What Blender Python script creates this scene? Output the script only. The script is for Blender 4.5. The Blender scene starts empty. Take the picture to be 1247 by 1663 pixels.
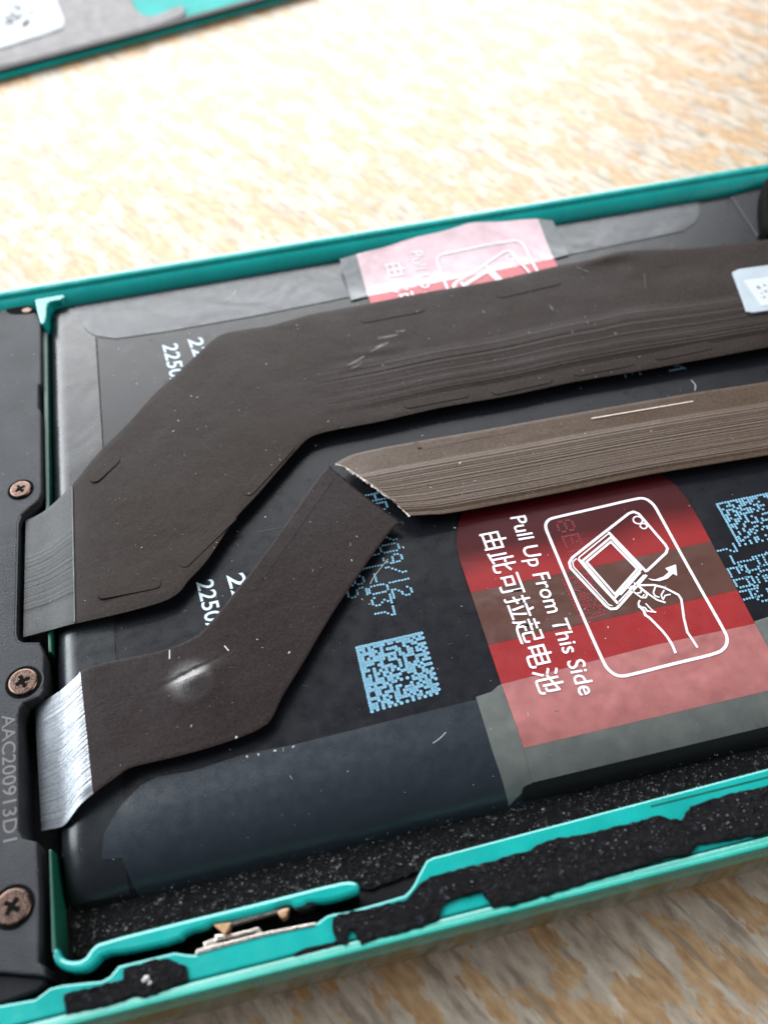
import bpy, math, random
from mathutils import Vector, Matrix
from mathutils.geometry import delaunay_2d_cdt
random.seed(7)
S = 0.1            # one scene unit is a centimetre; every coordinate below is in millimetres
C = bpy.context.scene.collection

# ------------------------------------------------------------------ camera
cd = bpy.data.cameras.new('camera'); cam = bpy.data.objects.new('camera', cd); C.objects.link(cam)
cd.sensor_fit = 'HORIZONTAL'; cd.sensor_width = 36; cd.lens = 43.4132
_r, _u, _f = Vector([0.974112, -0.224548, -0.026141]), Vector([0.196332, 0.782991, 0.590236]), Vector([0.112068, 0.580088, -0.806807])
m = Matrix((( _r[0], _u[0], -_f[0]), (_r[1], _u[1], -_f[1]), (_r[2], _u[2], -_f[2]))).to_4x4()
m.translation = Vector([21.2571, -13.5844, 68.2828]) * S
cam.matrix_world = m
cd.clip_start = 0.1; cd.clip_end = 2000
cd.dof.use_dof = True; cd.dof.focus_distance = 8.05; cd.dof.aperture_fstop = 0.37
bpy.context.scene.camera = cam
# ------------------------------------------------------------------ light
w = bpy.data.worlds.new('World'); bpy.context.scene.world = w; w.use_nodes = True
bg = w.node_tree.nodes['Background']
bg.inputs[0].default_value = (0.50, 0.58, 0.70, 1); bg.inputs[1].default_value = 0.20
def window_light(name, az, el, dist, sx, sy, L, col):
    l = bpy.data.lights.new(name, 'AREA'); l.shape = 'RECTANGLE'; l.size = sx; l.size_y = sy
    l.energy = L * math.pi * sx * sy; l.color = col
    o = bpy.data.objects.new(name, l); C.objects.link(o)
    a, e = math.radians(az), math.radians(el)
    tgt = Vector((4, 5, 0))
    d = Vector((-math.sin(a) * math.cos(e), math.cos(a) * math.cos(e), math.sin(e)))
    o.location = tgt + d * dist
    o.rotation_euler = d.to_track_quat('Z', 'Y').to_euler()
    return o
window_light('window_light', 9, 30, 160, 230, 88, 10.0, (0.97, 0.985, 1.0))
window_light('side_window_light', 64, 40, 170, 105, 95, 11.0, (0.86, 0.94, 1.0))
window_light('back_fill_light', 254, 28, 200, 120, 75, 7.2, (1.0, 0.97, 0.93))  # added fill from the right and behind, lifts the shaded wood and near rail
vs = bpy.context.scene.view_settings
vs.view_transform = 'Standard'; vs.look = 'None'; vs.exposure = 0; vs.gamma = 1

# ------------------------------------------------------------------ materials
class N:
    def __init__(s, name):
        s.m = bpy.data.materials.new(name); s.m.use_nodes = True; s.t = s.m.node_tree
        s.b = s.t.nodes['Principled BSDF']
    def new(s, k, **kw):
        n = s.t.nodes.new(k)
        for a, v in kw.items(): setattr(n, a, v)
        return n
    def link(s, a, b): s.t.links.new(a, b)
    def set(s, **kw):
        for k, v in kw.items():
            i = s.b.inputs[k.replace('_', ' ')]
            i.default_value = (*v, 1) if isinstance(v, tuple) and len(v) == 3 else v
        return s
    def coord(s, kind='Object', scale=(1, 1, 1), rot=(0, 0, 0)):
        tc = s.new('ShaderNodeTexCoord'); mp = s.new('ShaderNodeMapping')
        mp.inputs['Scale'].default_value = scale; mp.inputs['Rotation'].default_value = rot
        s.link(tc.outputs[kind], mp.inputs[0]); return mp.outputs[0]
    def noise(s, vec, scale, detail=4, rough=.55):
        n = s.new('ShaderNodeTexNoise'); n.inputs['Scale'].default_value = scale
        n.inputs['Detail'].default_value = detail; n.inputs['Roughness'].default_value = rough
        s.link(vec, n.inputs['Vector']); return n.outputs['Fac']
    def ramp(s, fac, stops, interp='LINEAR'):
        r = s.new('ShaderNodeValToRGB'); e = r.color_ramp.elements; r.color_ramp.interpolation = interp
        while len(e) < len(stops): e.new(0.5)
        for k, (p_, c) in enumerate(stops):
            e[k].position = p_; c = (c, c, c) if not isinstance(c, tuple) else c; e[k].color = (*c, 1)
        s.link(fac, r.inputs[0]); return r.outputs[0]
    def mix(s, fac, a, b, mode='MIX'):
        x = s.new('ShaderNodeMix', data_type='RGBA', blend_type=mode)
        if isinstance(fac, float): x.inputs[0].default_value = fac
        else: s.link(fac, x.inputs[0])
        for i, v in ((6, a), (7, b)):
            if isinstance(v, tuple): x.inputs[i].default_value = (*v, 1)
            else: s.link(v, x.inputs[i])
        return x.outputs[2]
    def math(s, op, a, b=0.0):
        x = s.new('ShaderNodeMath', operation=op)
        for i, v in ((0, a), (1, b)):
            if isinstance(v, (int, float)): x.inputs[i].default_value = v
            else: s.link(v, x.inputs[i])
        return x.outputs[0]
    def bump(s, h, dist, strength=1.0):
        b = s.new('ShaderNodeBump'); b.inputs['Distance'].default_value = dist; b.inputs['Strength'].default_value = strength
        s.link(h, b.inputs['Height'])
        s.link(b.outputs[0], s.b.inputs['Normal']); return b

def simple(name, col, rough=.5, bump=0, bscale=30, var=.0, vscale=3, rvar=0, **kw):
    n = N(name).set(Base_Color=col, Roughness=rough, **kw)
    v = n.coord()
    if var:
        f = n.noise(v, vscale, 5)
        d = tuple(c * (1 - var) for c in col); l = tuple(min(1, c * (1 + var)) for c in col)
        n.link(n.ramp(f, [(.3, d), (.7, l)]), n.b.inputs['Base Color'])
    if rvar:
        f = n.noise(v, vscale * 2.3, 6)
        n.link(n.ramp(f, [(.3, rough - rvar), (.7, rough + rvar)]), n.b.inputs['Roughness'])
    if bump: n.bump(n.noise(v, bscale, 4, .6), bump)
    return n.m

M = {}
M['teal'] = simple('teal_plastic', (.004, .29, .265), .28, .0015, 22, .10, 2.5, .08, Coat_Weight=.35, Coat_Roughness=.12)
M['teal_rim'] = simple('teal_glossy_rim', (.004, .31, .27), .22, .001, 12, .12, 1.5, .06, Coat_Weight=.6, Coat_Roughness=.08)
M['teal_matte'] = simple('matte_teal_inside', (.004, .33, .30), .6, .001, 12, .12, 1.5, .04, Specular_IOR_Level=.2)
M['band'] = simple('olive_wood_reflection_band', (.04, .075, .035), .2, .001, 8, .15, 1.2, .05, Metallic=.45, Coat_Weight=.6, Coat_Roughness=.06)  # olive tint paints the brown table's reflection into the green side
M['mint_rim'] = simple('mint_green_rim', (.004, .25, .20), .26, .001, 12, .12, 1.5, .06, Coat_Weight=.5, Coat_Roughness=.1)
M['teal_deep'] = simple('shaded_teal_wall', (.003, .06, .038), .4, .001, 20, .15, 3)  # inner walls' shadow put into this darker green
M['battery'] = simple('battery_wrap', (.0065, .007, .0095), .31, .0012, 90, .12, 4, .05, Specular_IOR_Level=.32)
M['film'] = simple('satin_film', (.011, .016, .022), .34, .0016, 70, .10, 5, .05, Coat_Weight=.15, Coat_Roughness=.45)
M['end'] = simple('end_film', (.011, .013, .015), .28, .0006, 70, .05, 5, .03, Specular_IOR_Level=.5)
M['seam'] = simple('seam_black', (.006, .006, .007), .6)
M['print'] = simple('pale_blue_ink', (.15, .33, .45), .6, 0, 30, .12, 30)
M['print_white'] = simple('white_ink', (.55, .66, .74), .55, 0, 30, .1, 30)
M['label_white'] = simple('white_label_ink', (.80, .76, .78), .45, 0, 30, .04, 20)
M['ghost'] = simple('pink_showing_ink', (.22, .017, .024), .45)
M['red'] = simple('red_film', (.25, .019, .020), .30, .0006, 60, .08, 4, .05, Coat_Weight=.4, Coat_Roughness=.12)
def wrinkle(name, amt=.02, sc=1.6):
    m_ = M[name]; t = m_.node_tree; b = t.nodes['Principled BSDF']
    tc = t.nodes.new('ShaderNodeTexCoord'); n1 = t.nodes.new('ShaderNodeTexNoise'); n1.inputs['Scale'].default_value = sc; n1.inputs['Detail'].default_value = 2; n1.inputs['Distortion'].default_value = 1.2
    bp_ = t.nodes.new('ShaderNodeBump'); bp_.inputs['Distance'].default_value = amt
    t.links.new(tc.outputs['Object'], n1.inputs['Vector']); t.links.new(n1.outputs['Fac'], bp_.inputs['Height'])
    for k in t.nodes:
        if k.type == 'BUMP' and k != bp_ and not k.inputs['Normal'].is_linked: t.links.new(bp_.outputs[0], k.inputs['Normal']); return
    t.links.new(bp_.outputs[0], b.inputs['Normal'])
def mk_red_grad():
    n = N('red_film_painted_shade').set(Roughness=.29, Coat_Weight=.4, Coat_Roughness=.1)
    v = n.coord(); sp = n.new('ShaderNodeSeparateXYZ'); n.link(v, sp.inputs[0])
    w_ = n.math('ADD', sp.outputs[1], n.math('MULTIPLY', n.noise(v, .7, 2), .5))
    # darker towards the cable: its shadow and dark reflection painted into the red
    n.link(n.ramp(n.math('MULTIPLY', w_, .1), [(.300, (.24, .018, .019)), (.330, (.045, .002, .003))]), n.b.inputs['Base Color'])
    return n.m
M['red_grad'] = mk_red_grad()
M['red_dark'] = simple('deep_red_film', (.16, .004, .008), .28, .0006, 60, .08, 4, .05, Coat_Weight=.4, Coat_Roughness=.1)
M['brown_film'] = simple('brown_band_film', (.075, .030, .022), .34, .0008, 60, .08, 4, .05)
M['pink_film'] = simple('frosted_red_film', (.30, .105, .10), .42, .0012, 50, .16, 6, .05)
M['pink_pale'] = simple('frosted_pink_glare_film', (.74, .54, .57), .30, .004, 5, .10, 6, .06)  # far tab's white glare put into the frosted film's pale colour
M['red_far'] = simple('far_red_film', (.36, .018, .035), .3, .0006, 60, .05, 4)
M['clear'] = simple('frosted_clear_film', (.100, .108, .100), .36, .0012, 40, .14, 5, .05)
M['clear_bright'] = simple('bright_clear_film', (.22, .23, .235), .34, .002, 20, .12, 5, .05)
M['bronze'] = simple('bronze_screw', (.12, .078, .062), .27, .002, 60, .2, 12, .1, Metallic=1.0)
M['hole'] = simple('dark_recess', (.004, .004, .004), .8, Specular_IOR_Level=.05)
M['steel'] = simple('contact_steel', (.62, .56, .50), .3, .002, 40, .15, 8, .1, Metallic=.9)
M['copper'] = simple('contact_copper', (.60, .36, .20), .38, .002, 40, .2, 8, .1, Metallic=.7)
M['torn'] = simple('torn_edge', (.72, .60, .52), .5, .004, 60, .2, 20)
M['sticker'] = simple('white_paper_sticker', (.50, .52, .54), .6, .001, 30, .03, 3, Specular_IOR_Level=.3)
M['sticker_edge'] = simple('grey_sticker_border', (.36, .41, .45), .35, .001, 30, .08, 3)
M['grit'] = simple('grey_grit', (.16, .16, .165), .4, 0, 30, .6, 60)
M['scuff'] = simple('pale_scuff', (.16, .16, .17), .35)
M['dust'] = simple('pale_dust', (.62, .62, .60), .8)
M['black_plastic'] = simple('black_plastic', (.005, .005, .006), .5, .002, 20, .1, 4)
M['black_plastic'].node_tree.nodes['Principled BSDF'].inputs['Specular IOR Level'].default_value = .18
M['grey_border'] = simple('grey_adhesive_border', (.13, .118, .12), .5, .003, 6, .12, 3, .1, Specular_IOR_Level=.35)

for k_, a_, c_ in (('film', .016, 1.0), ('end', .010, 1.0), ('clear', .03, 1.4), ('pink_film', .03, 1.2), ('pink_pale', .05, 1.0), ('clear_bright', .05, 1.0), ('red', .015, 1.0), ('red_grad', .02, .8), ('brown_film', .02, 1.2), ('teal', .006, 2.0), ('teal_rim', .006, 1.2)): wrinkle(k_, a_, c_)
def mk_plate():
    n = N('sandy_cover_plate').set(Base_Color=(.022, .022, .024), Roughness=.5, Specular_IOR_Level=.34)
    v = n.coord()
    a = n.noise(v, 55, 5, .7); b = n.noise(v, 3, 4)
    n.link(n.ramp(b, [(.3, (.014, .015, .018)), (.7, (.030, .033, .038))]), n.b.inputs['Base Color'])
    n.link(n.ramp(a, [(.3, .40), (.7, .62)]), n.b.inputs['Roughness'])
    n.bump(a, .010); return n.m
M['plate'] = mk_plate()

def mk_cable(name, dark, light, ridges, rough=.46, rmin=.35, rmax=.85, x0=0., x1=1., spec=.11, shiny=()):
    """coverlay film: fine grain everywhere, fine conductor ridges running along it"""
    n = N(name).set(Roughness=rough)
    uv = n.new('ShaderNodeUVMap'); sp = n.new('ShaderNodeSeparateXYZ'); n.link(uv.outputs[0], sp.inputs[0])
    o = n.coord()
    g = n.noise(o, 42, 5, .75); big = n.noise(o, 1.3, 4)
    col = n.mix(n.ramp(g, [(.35, 0.), (.65, 1.)]), dark, light)
    cb = n.new('ShaderNodeCombineXYZ')
    n.link(n.math('MULTIPLY', sp.outputs[0], .006), cb.inputs[0]); n.link(n.math('MULTIPLY', sp.outputs[1], 44.0), cb.inputs[1])
    rn = n.noise(cb.outputs[0], 1.0, 2, .5)
    cb2 = n.new('ShaderNodeCombineXYZ')
    n.link(n.math('MULTIPLY', sp.outputs[0], .004), cb2.inputs[0]); n.link(n.math('MULTIPLY', sp.outputs[1], 70.0), cb2.inputs[1])
    rn2 = n.noise(cb2.outputs[0], 1.0, 2, .5)
    rr = n.math('ADD', rn, n.math('MULTIPLY', rn2, .35))
    mask = n.ramp(sp.outputs[1], [(rmin - .06, 0.), (rmin + .06, 1.), (rmax - .03, 1.), (rmax + .03, 0.)], 'EASE')
    mu = n.ramp(n.math('MULTIPLY', sp.outputs[0], .01), [(x0, 0.), (min(1, x0 + .18), 1.), (x1, 1.)]) if x0 > 0 else None
    mk = n.math('MULTIPLY', mask, mu) if mu else mask
    rh = n.math('MULTIPLY', rr, mk)
    n.link(col, n.b.inputs['Base Color'])
    ro = n.ramp(big, [(.3, rough - .05), (.7, rough + .06)]); n.b.inputs['Specular IOR Level'].default_value = spec
    for (cx, cy, r_) in shiny:      # coverlay stretched glossy beside the crease
        vd = n.new('ShaderNodeVectorMath', operation='DISTANCE'); n.link(o, vd.inputs[0]); vd.inputs[1].default_value = (cx * S, cy * S, -.03)
        mk_ = n.ramp(n.math('DIVIDE', vd.outputs['Value'], r_ * S), [(.25, 1.), (1., 0.)], 'EASE')
        ro = n.mix(mk_, ro, (.22, .22, .22))
        n.link(n.ramp(mk_, [(0., spec), (1., 1.)]), n.b.inputs['Specular IOR Level'])
    n.link(ro, n.b.inputs['Roughness'])
    b1 = n.new('ShaderNodeBump'); b1.inputs['Distance'].default_value = ridges; n.link(rh, b1.inputs['Height'])
    b2 = n.new('ShaderNodeBump'); b2.inputs['Distance'].default_value = .0022; n.link(g, b2.inputs['Height'])
    b3 = n.new('ShaderNodeBump'); b3.inputs['Distance'].default_value = .02; n.link(big, b3.inputs['Height'])
    n.link(b3.outputs[0], b1.inputs['Normal']); n.link(b1.outputs[0], b2.inputs['Normal']); n.link(b2.outputs[0], n.b.inputs['Normal'])
    return n.m
PX_SH = [(a_, b_, 2.3) for a_, b_ in [(11.59,23.11)]]
M['cable_main'] = mk_cable('brown_black_coverlay', (.012, .008, .0065), (.029, .0195, .0155), .024, .47, .55, .86, .34)
M['cable_low'] = mk_cable('dark_coverlay', (.012, .0078, .0078), (.027, .0185, .018), .0008, .40, .3, .9, shiny=PX_SH)
M['cable_right'] = mk_cable('lit_brown_coverlay', (.046, .028, .018), (.090, .058, .038), .022, .40, .34, .93, spec=.32)  # paler base stands in for the light on this tilted piece
M['cable_tape'] = mk_cable('clear_taped_coverlay', (.028, .030, .031), (.050, .052, .053), .008, .40, .35, .8, spec=.22)
M['cable_bend_lit'] = mk_cable('shiny_lit_cable_bend', (.18, .19, .205), (.25, .265, .285), .009, .25, .05, .95, spec=1.)  # pale base paints in the bright reflection on the bend
M['cable_bend_lit'].node_tree.nodes['Principled BSDF'].inputs['Metallic'].default_value = .45

def mk_foam():
    n = N('black_foam').set(Base_Color=(.006, .006, .006), Roughness=.5, Specular_IOR_Level=.12)
    v = n.coord()
    vo = n.new('ShaderNodeTexVoronoi'); vo.inputs['Scale'].default_value = 22; n.link(v, vo.inputs['Vector'])
    a = n.noise(v, 17, 6, .8)
    n.link(n.ramp(a, [(.56, (.003, .003, .0035)), (.61, (.04, .04, .042)), (.67, (.35, .35, .35))]), n.b.inputs['Base Color'])
    h = n.math('ADD', n.math('MULTIPLY', vo.outputs[0], .6), a)
    n.bump(h, .03); return n.m
M['foam'] = mk_foam()
def mk_glue():
    n = N('tarry_black_adhesive').set(Base_Color=(.005, .004, .006), Roughness=.24, Specular_IOR_Level=.12)
    v = n.coord()
    a = n.noise(v, 14, 6, .7); b = n.noise(v, 5, 5, .75)
    n.link(n.ramp(a, [(.58, (.003, .0028, .004)), (.66, (.02, .02, .03)), (.74, (.24, .24, .28))]), n.b.inputs['Base Color'])
    n.bump(n.math('ADD', a, b), .05); return n.m
M['glue'] = mk_glue()

def mk_wood():
    n = N('streaky_wood_grain').set(Roughness=.36, Specular_IOR_Level=.52)
    tc = n.new('ShaderNodeTexCoord')
    # grain runs along (0.32,-0.95) in plan
    rot = n.new('ShaderNodeVectorRotate', rotation_type='Z_AXIS'); rot.inputs['Angle'].default_value = -math.atan2(-.88, .47)
    n.link(tc.outputs['Object'], rot.inputs['Vector'])
    def st(sx, sy, off):
        mp = n.new('ShaderNodeMapping'); mp.inputs['Scale'].default_value = (sx, sy, 1); mp.inputs['Location'].default_value = (off, off * 1.7, 0)
        n.link(rot.outputs[0], mp.inputs[0]); return mp.outputs[0]
    a = n.noise(st(1.5, 3.2, 3), 1.0, 5, .58)
    b = n.noise(st(5.0, 13, 9), 1.0, 4, .6)
    c = n.noise(st(3.2, 9, 5), 1.0, 4, .6)
    d = n.noise(st(1.2, 10, 1), 1.0, 4, .62)
    org = n.ramp(b, [(.30, (.33, .185, .088)), (.50, (.45, .282, .148)), (.70, (.54, .375, .22))])
    gry = n.ramp(c, [(.32, (.26, .20, .15)), (.45, (.41, .335, .262)), (.55, (.47, .39, .305)), (.70, (.59, .50, .40))])
    mixf = n.math('ADD', n.math('MULTIPLY', a, .78), n.math('MULTIPLY', b, .22))
    col = n.mix(n.ramp(mixf, [(.475, 0.), (.510, 1.)]), org, gry)
    dk = n.ramp(d, [(.36, .65), (.44, 0.)])
    col = n.mix(dk, col, (.20, .15, .115))
    n.link(col, n.b.inputs['Base Color'])
    n.set(Roughness=.41, Specular_Tint=(1.0, .95, .82))
    n.bump(n.math('ADD', a, n.math('MULTIPLY', b, .5)), .012)
    return n.m
M['wood'] = mk_wood()

# ------------------------------------------------------------------ mesh helpers (millimetres in)
def link_mesh(name, verts, faces, mat, parent=None, smooth=False, uv=None, mats=None, mi=None):
    me = bpy.data.meshes.new(name)
    me.from_pydata([(x * S, y * S, z * S) for x, y, z in verts], [], faces); me.update()
    for mm in (mats or [mat]): me.materials.append(M[mm])
    if mi: me.polygons.foreach_set('material_index', mi)
    if smooth: me.polygons.foreach_set('use_smooth', [True] * len(me.polygons))
    if uv:
        l = me.uv_layers.new(name='UVMap')
        for lp in me.loops: l.data[lp.index].uv = uv[lp.vertex_index]
    o = bpy.data.objects.new(name, me); C.objects.link(o)
    if parent: o.parent = parent
    return o
def thing(name, label, cat, group=None):
    o = bpy.data.objects.new(name, None); o.empty_display_size = .3; C.objects.link(o)
    o['label'] = label; o['category'] = cat
    if group: o['group'] = group
    return o
def area(pts): return .5 * sum(pts[i - 1][0] * pts[i][1] - pts[i][0] * pts[i - 1][1] for i in range(len(pts)))
def inset(pts, d):
    n = len(pts); out = []
    for i in range(n):
        a, b, c = Vector(pts[i - 1]), Vector(pts[i]), Vector(pts[(i + 1) % n])
        e1, e2 = (b - a), (c - b)
        if e1.length < 1e-6 or e2.length < 1e-6: out.append(tuple(b)); continue
        e1.normalize(); e2.normalize()
        n1, n2 = Vector((-e1.y, e1.x)), Vector((-e2.y, e2.x)); nn = n1 + n2
        k = max(nn.length_squared / 2, .35)
        out.append(tuple(b + nn * (d / k / 1.0) * .5 * (2 if False else 1) if False else b + nn * (d / max(1 + n1.dot(n2), .5))))
    return out
def dense(pts, step, closed=True):
    out = []; n = len(pts)
    for i in range(n if closed else n - 1):
        a, b = pts[i], pts[(i + 1) % n]; L = math.dist(a[:2], b[:2]); k = max(1, int(math.ceil(L / step)))
        for j in range(k):
            t = j / k; out.append(tuple(a[q] + (b[q] - a[q]) * t for q in range(len(a))))
    if not closed: out.append(pts[-1])
    return out
def chaikin(pts, it=2, closed=True):
    for _ in range(it):
        o = []; n = len(pts)
        if not closed: o.append(pts[0])
        for i in range(n if closed else n - 1):
            a, b = pts[i], pts[(i + 1) % n]
            o.append(tuple(.75 * x + .25 * y for x, y in zip(a, b))); o.append(tuple(.25 * x + .75 * y for x, y in zip(a, b)))
        if not closed: o.append(pts[-1])
        pts = o
    return pts
def cdt(pts, inner=()):
    n = len(pts); vs_ = [Vector(q) for q in pts] + [Vector(q) for q in inner]
    r = delaunay_2d_cdt(vs_, [], [list(range(n))], 1, 1e-5)
    return [tuple(v) for v in r[0]], [tuple(f) for f in r[2]]
def inside(p_, poly):
    x, y = p_; c = False; n = len(poly); j = n - 1
    for i in range(n):
        xi, yi = poly[i]; xj, yj = poly[j]
        if (yi > y) != (yj > y) and x < (xj - xi) * (y - yi) / (yj - yi) + xi: c = not c
        j = i
    return c
def slab(name, pts, ztop, zbot, mat, parent=None, bevel=.12, smooth=0, jag=0, steps=2, amp=.09):
    """extruded outline with a rounded upper edge"""
    pts = [tuple(q[:2]) for q in pts]
    if area(pts) < 0: pts = pts[::-1]
    if smooth: pts = chaikin(pts, smooth)
    if jag:
        pts = dense(pts, .38); pts = [(x + random.uniform(-jag, jag), y + random.uniform(-jag, jag)) for x, y in pts]
    rings = [(pts, zbot), (pts, ztop - bevel)]
    for k in range(1, steps + 1):
        t = k / steps * math.pi / 2
        rings.append((inset(pts, bevel * (1 - math.cos(t))), ztop - bevel + bevel * math.sin(t)))
    v = []; n = len(pts); f = []
    for rp, z in rings: v += [(x, y, z) for x, y in rp]
    for r in range(len(rings) - 1):
        for i in range(n):
            j = (i + 1) % n; f.append((r * n + i, r * n + j, (r + 1) * n + j, (r + 1) * n + i))
    top = rings[-1][0]
    if jag == 0:
        base = (len(rings) - 1) * n; f.append(tuple(base + i for i in range(n)))
    else:
        cv, cf = cdt(top, grid_in(top, .32))
        b = len(v); v += [(x, y, ztop + (random.uniform(-amp, amp) if k >= n else random.uniform(-.03, .03))) for k, (x, y) in enumerate(cv)]
        f += [tuple(b + i for i in t) for t in cf]
    o = link_mesh(name, v, f, mat, parent)
    if jag: o.data.polygons.foreach_set('use_smooth', [True] * len(o.data.polygons))
    return o
def grid_in(poly, step, margin=.25):
    xs = [q[0] for q in poly]; ys = [q[1] for q in poly]; out = []
    y = min(ys) + step / 2
    while y < max(ys):
        x = min(xs) + step / 2
        while x < max(xs):
            p_ = (x + random.uniform(-.1, .1) * step, y + random.uniform(-.1, .1) * step)
            if inside(p_, poly) and all(abs(p_[0] - q[0]) + abs(p_[1] - q[1]) > step * .4 for q in poly): out.append(p_)
            x += step
        y += step
    return out
def sheet(name, pts, zf, th, mat, parent=None, step=1.0, smooth=0):
    """thin film following the surface z = zf(x, y), with its own thickness"""
    pts = [tuple(q[:2]) for q in pts]
    if area(pts) < 0: pts = pts[::-1]
    if smooth: pts = chaikin(pts, smooth)
    pts = dense(pts, step)
    cv, cf = cdt(pts, grid_in(pts, step)); n = len(cv)
    m_ = len(pts)
    v = [(x, y, zf(x, y)) for x, y in cv] + [(x, y, zf(x, y)) for x, y in pts] + [(x, y, zf(x, y) - th) for x, y in pts]
    f = [tuple(t) for t in cf]
    for i in range(m_):
        j = (i + 1) % m_; f.append((n + j, n + i, n + m_ + i, n + m_ + j))
    o = link_mesh(name, v, f, mat, parent)
    k = len(cf); o.data.polygons.foreach_set('use_smooth', [i < k for i in range(len(f))])
    return o
def flat(name, pts, z, mat, parent):
    if area(pts) < 0: pts = pts[::-1]
    return link_mesh(name, [(x, y, z) for x, y in pts], [tuple(range(len(pts)))], mat, parent)
def catmull(ps, sub):
    out = []; n = len(ps)
    for i in range(n - 1):
        p0, p1, p2, p3 = ps[max(i - 1, 0)], ps[i], ps[i + 1], ps[min(i + 2, n - 1)]
        for s_ in range(sub):
            t = s_ / sub
            out.append(tuple(.5 * (2 * b + (c - a) * t + (2 * a - 5 * b + 4 * c - d) * t * t + (3 * b - a - 3 * c + d) * t ** 3) for a, b, c, d in zip(p0, p1, p2, p3)))
    out.append(ps[-1]); return out
def ribbon(name, A, B, mat, parent, th=.12, sub=4, na=30, zadd=None, u0=0., bow0=(0, 0), bow1=(0, 0), stop=None):
    """cable lofted between two traced edges; UV.x = length in mm, UV.y = 0..1 across"""
    A, B = catmull(A, sub), catmull(B, sub)
    if stop: A, B = A[:stop * sub + 1], B[:stop * sub + 1]
    n = len(A); v = []; uv = []; L = u0; pm = None
    for ii, (a, b) in enumerate(zip(A, B)):
        bw = max(0, 1 - ii / sub); be = max(0, 1 - (n - 1 - ii) / sub)
        mid = [(p_ + q_) / 2 for p_, q_ in zip(a, b)]
        if pm: L += math.dist(mid, pm)
        pm = mid
        for k in range(na + 1):
            t = k / na; x, y, z = (a[q] + (b[q] - a[q]) * t for q in range(3))
            x += bow0[0] * 4 * t * (1 - t) * bw; y += bow0[1] * 4 * t * (1 - t) * bw
            x += bow1[0] * 4 * t * (1 - t) * be; y += bow1[1] * 4 * t * (1 - t) * be
            if zadd: z += zadd(x, y)
            e = min(t, 1 - t) * na
            v.append((x, y, z - (.03 if e < .5 else 0))); uv.append((L, t))
    N1 = len(v); v += [(x, y, z - th) for x, y, z in v]; uv += uv
    f = []; w_ = na + 1
    for i in range(n - 1):
        for k in range(na):
            a = i * w_ + k; f.append((a, a + 1, a + w_ + 1, a + w_)); f.append((a + N1, a + w_ + N1, a + w_ + 1 + N1, a + 1 + N1))
    for i in range(n - 1):
        a = i * w_; f.append((a, a + w_, a + w_ + N1, a + N1)); a += na; f.append((a, a + N1, a + w_ + N1, a + w_))
    for k in range(na):
        f.append((k, k + N1, k + 1 + N1, k + 1)); a = (n - 1) * w_ + k; f.append((a, a + 1, a + 1 + N1, a + N1))
    # make the upper faces point up
    o = link_mesh(name, v, f, mat, parent, True, uv)
    bm_fix(o); return o
import bmesh
def bm_fix(o):
    b = bmesh.new(); b.from_mesh(o.data); bmesh.ops.recalc_face_normals(b, faces=b.faces)
    up = sum(f.normal.z * f.calc_area() for f in b.faces if f.calc_center_median().z > -99)
    for e in b.edges:
        if len(e.link_faces) == 2 and e.calc_face_angle(0) > 1.0: e.smooth = False
    b.to_mesh(o.data); b.free()
def sharpen(o, a=.6):
    b = bmesh.new(); b.from_mesh(o.data)
    for e in b.edges:
        if len(e.link_faces) == 2 and e.calc_face_angle(0) > a: e.smooth = False
    b.to_mesh(o.data); b.free()
def stroke_geo(V, F, pts, w_, z, closed=False, zf=None):
    pts = [tuple(p_[:2]) for p_ in pts]; n = len(pts); b = len(V)
    for i in range(n):
        if closed or 0 < i < n - 1:
            a, c = Vector(pts[i - 1]), Vector(pts[(i + 1) % n]); p_ = Vector(pts[i])
            e1, e2 = (p_ - a).normalized(), (c - p_).normalized(); nn = Vector((-e1.y - e2.y, e1.x + e2.x))
            nn = nn / max(1 + e1.dot(e2), .35)
        else:
            a, c = (Vector(pts[0]), Vector(pts[1])) if i == 0 else (Vector(pts[-2]), Vector(pts[-1]))
            e = (c - a).normalized(); nn = Vector((-e.y, e.x))
        for s_ in (-1, 1):
            q = Vector(pts[i]) + nn * s_ * w_ / 2; V.append((q.x, q.y, z + (zf(q.x, q.y) if zf else 0)))
    for i in range(n if closed else n - 1):
        j = (i + 1) % n; F.append((b + 2 * i, b + 2 * j, b + 2 * j + 1, b + 2 * i + 1)[::-1])
def strokes(name, items, z, mat, parent, dz=.003, zf=None):
    V, F = [], []
    for k, (pts, w_, cl) in enumerate(items): stroke_geo(V, F, pts, w_, z + dz * (k % 5), cl, zf)
    return link_mesh(name, V, F, mat, parent)
def disc_geo(V, F, x, y, r, z, n=8):
    b = len(V); V += [(x + r * math.cos(2 * math.pi * k / n), y + r * math.sin(2 * math.pi * k / n), z) for k in range(n)]
    F.append(tuple(b + k for k in range(n)))
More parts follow.
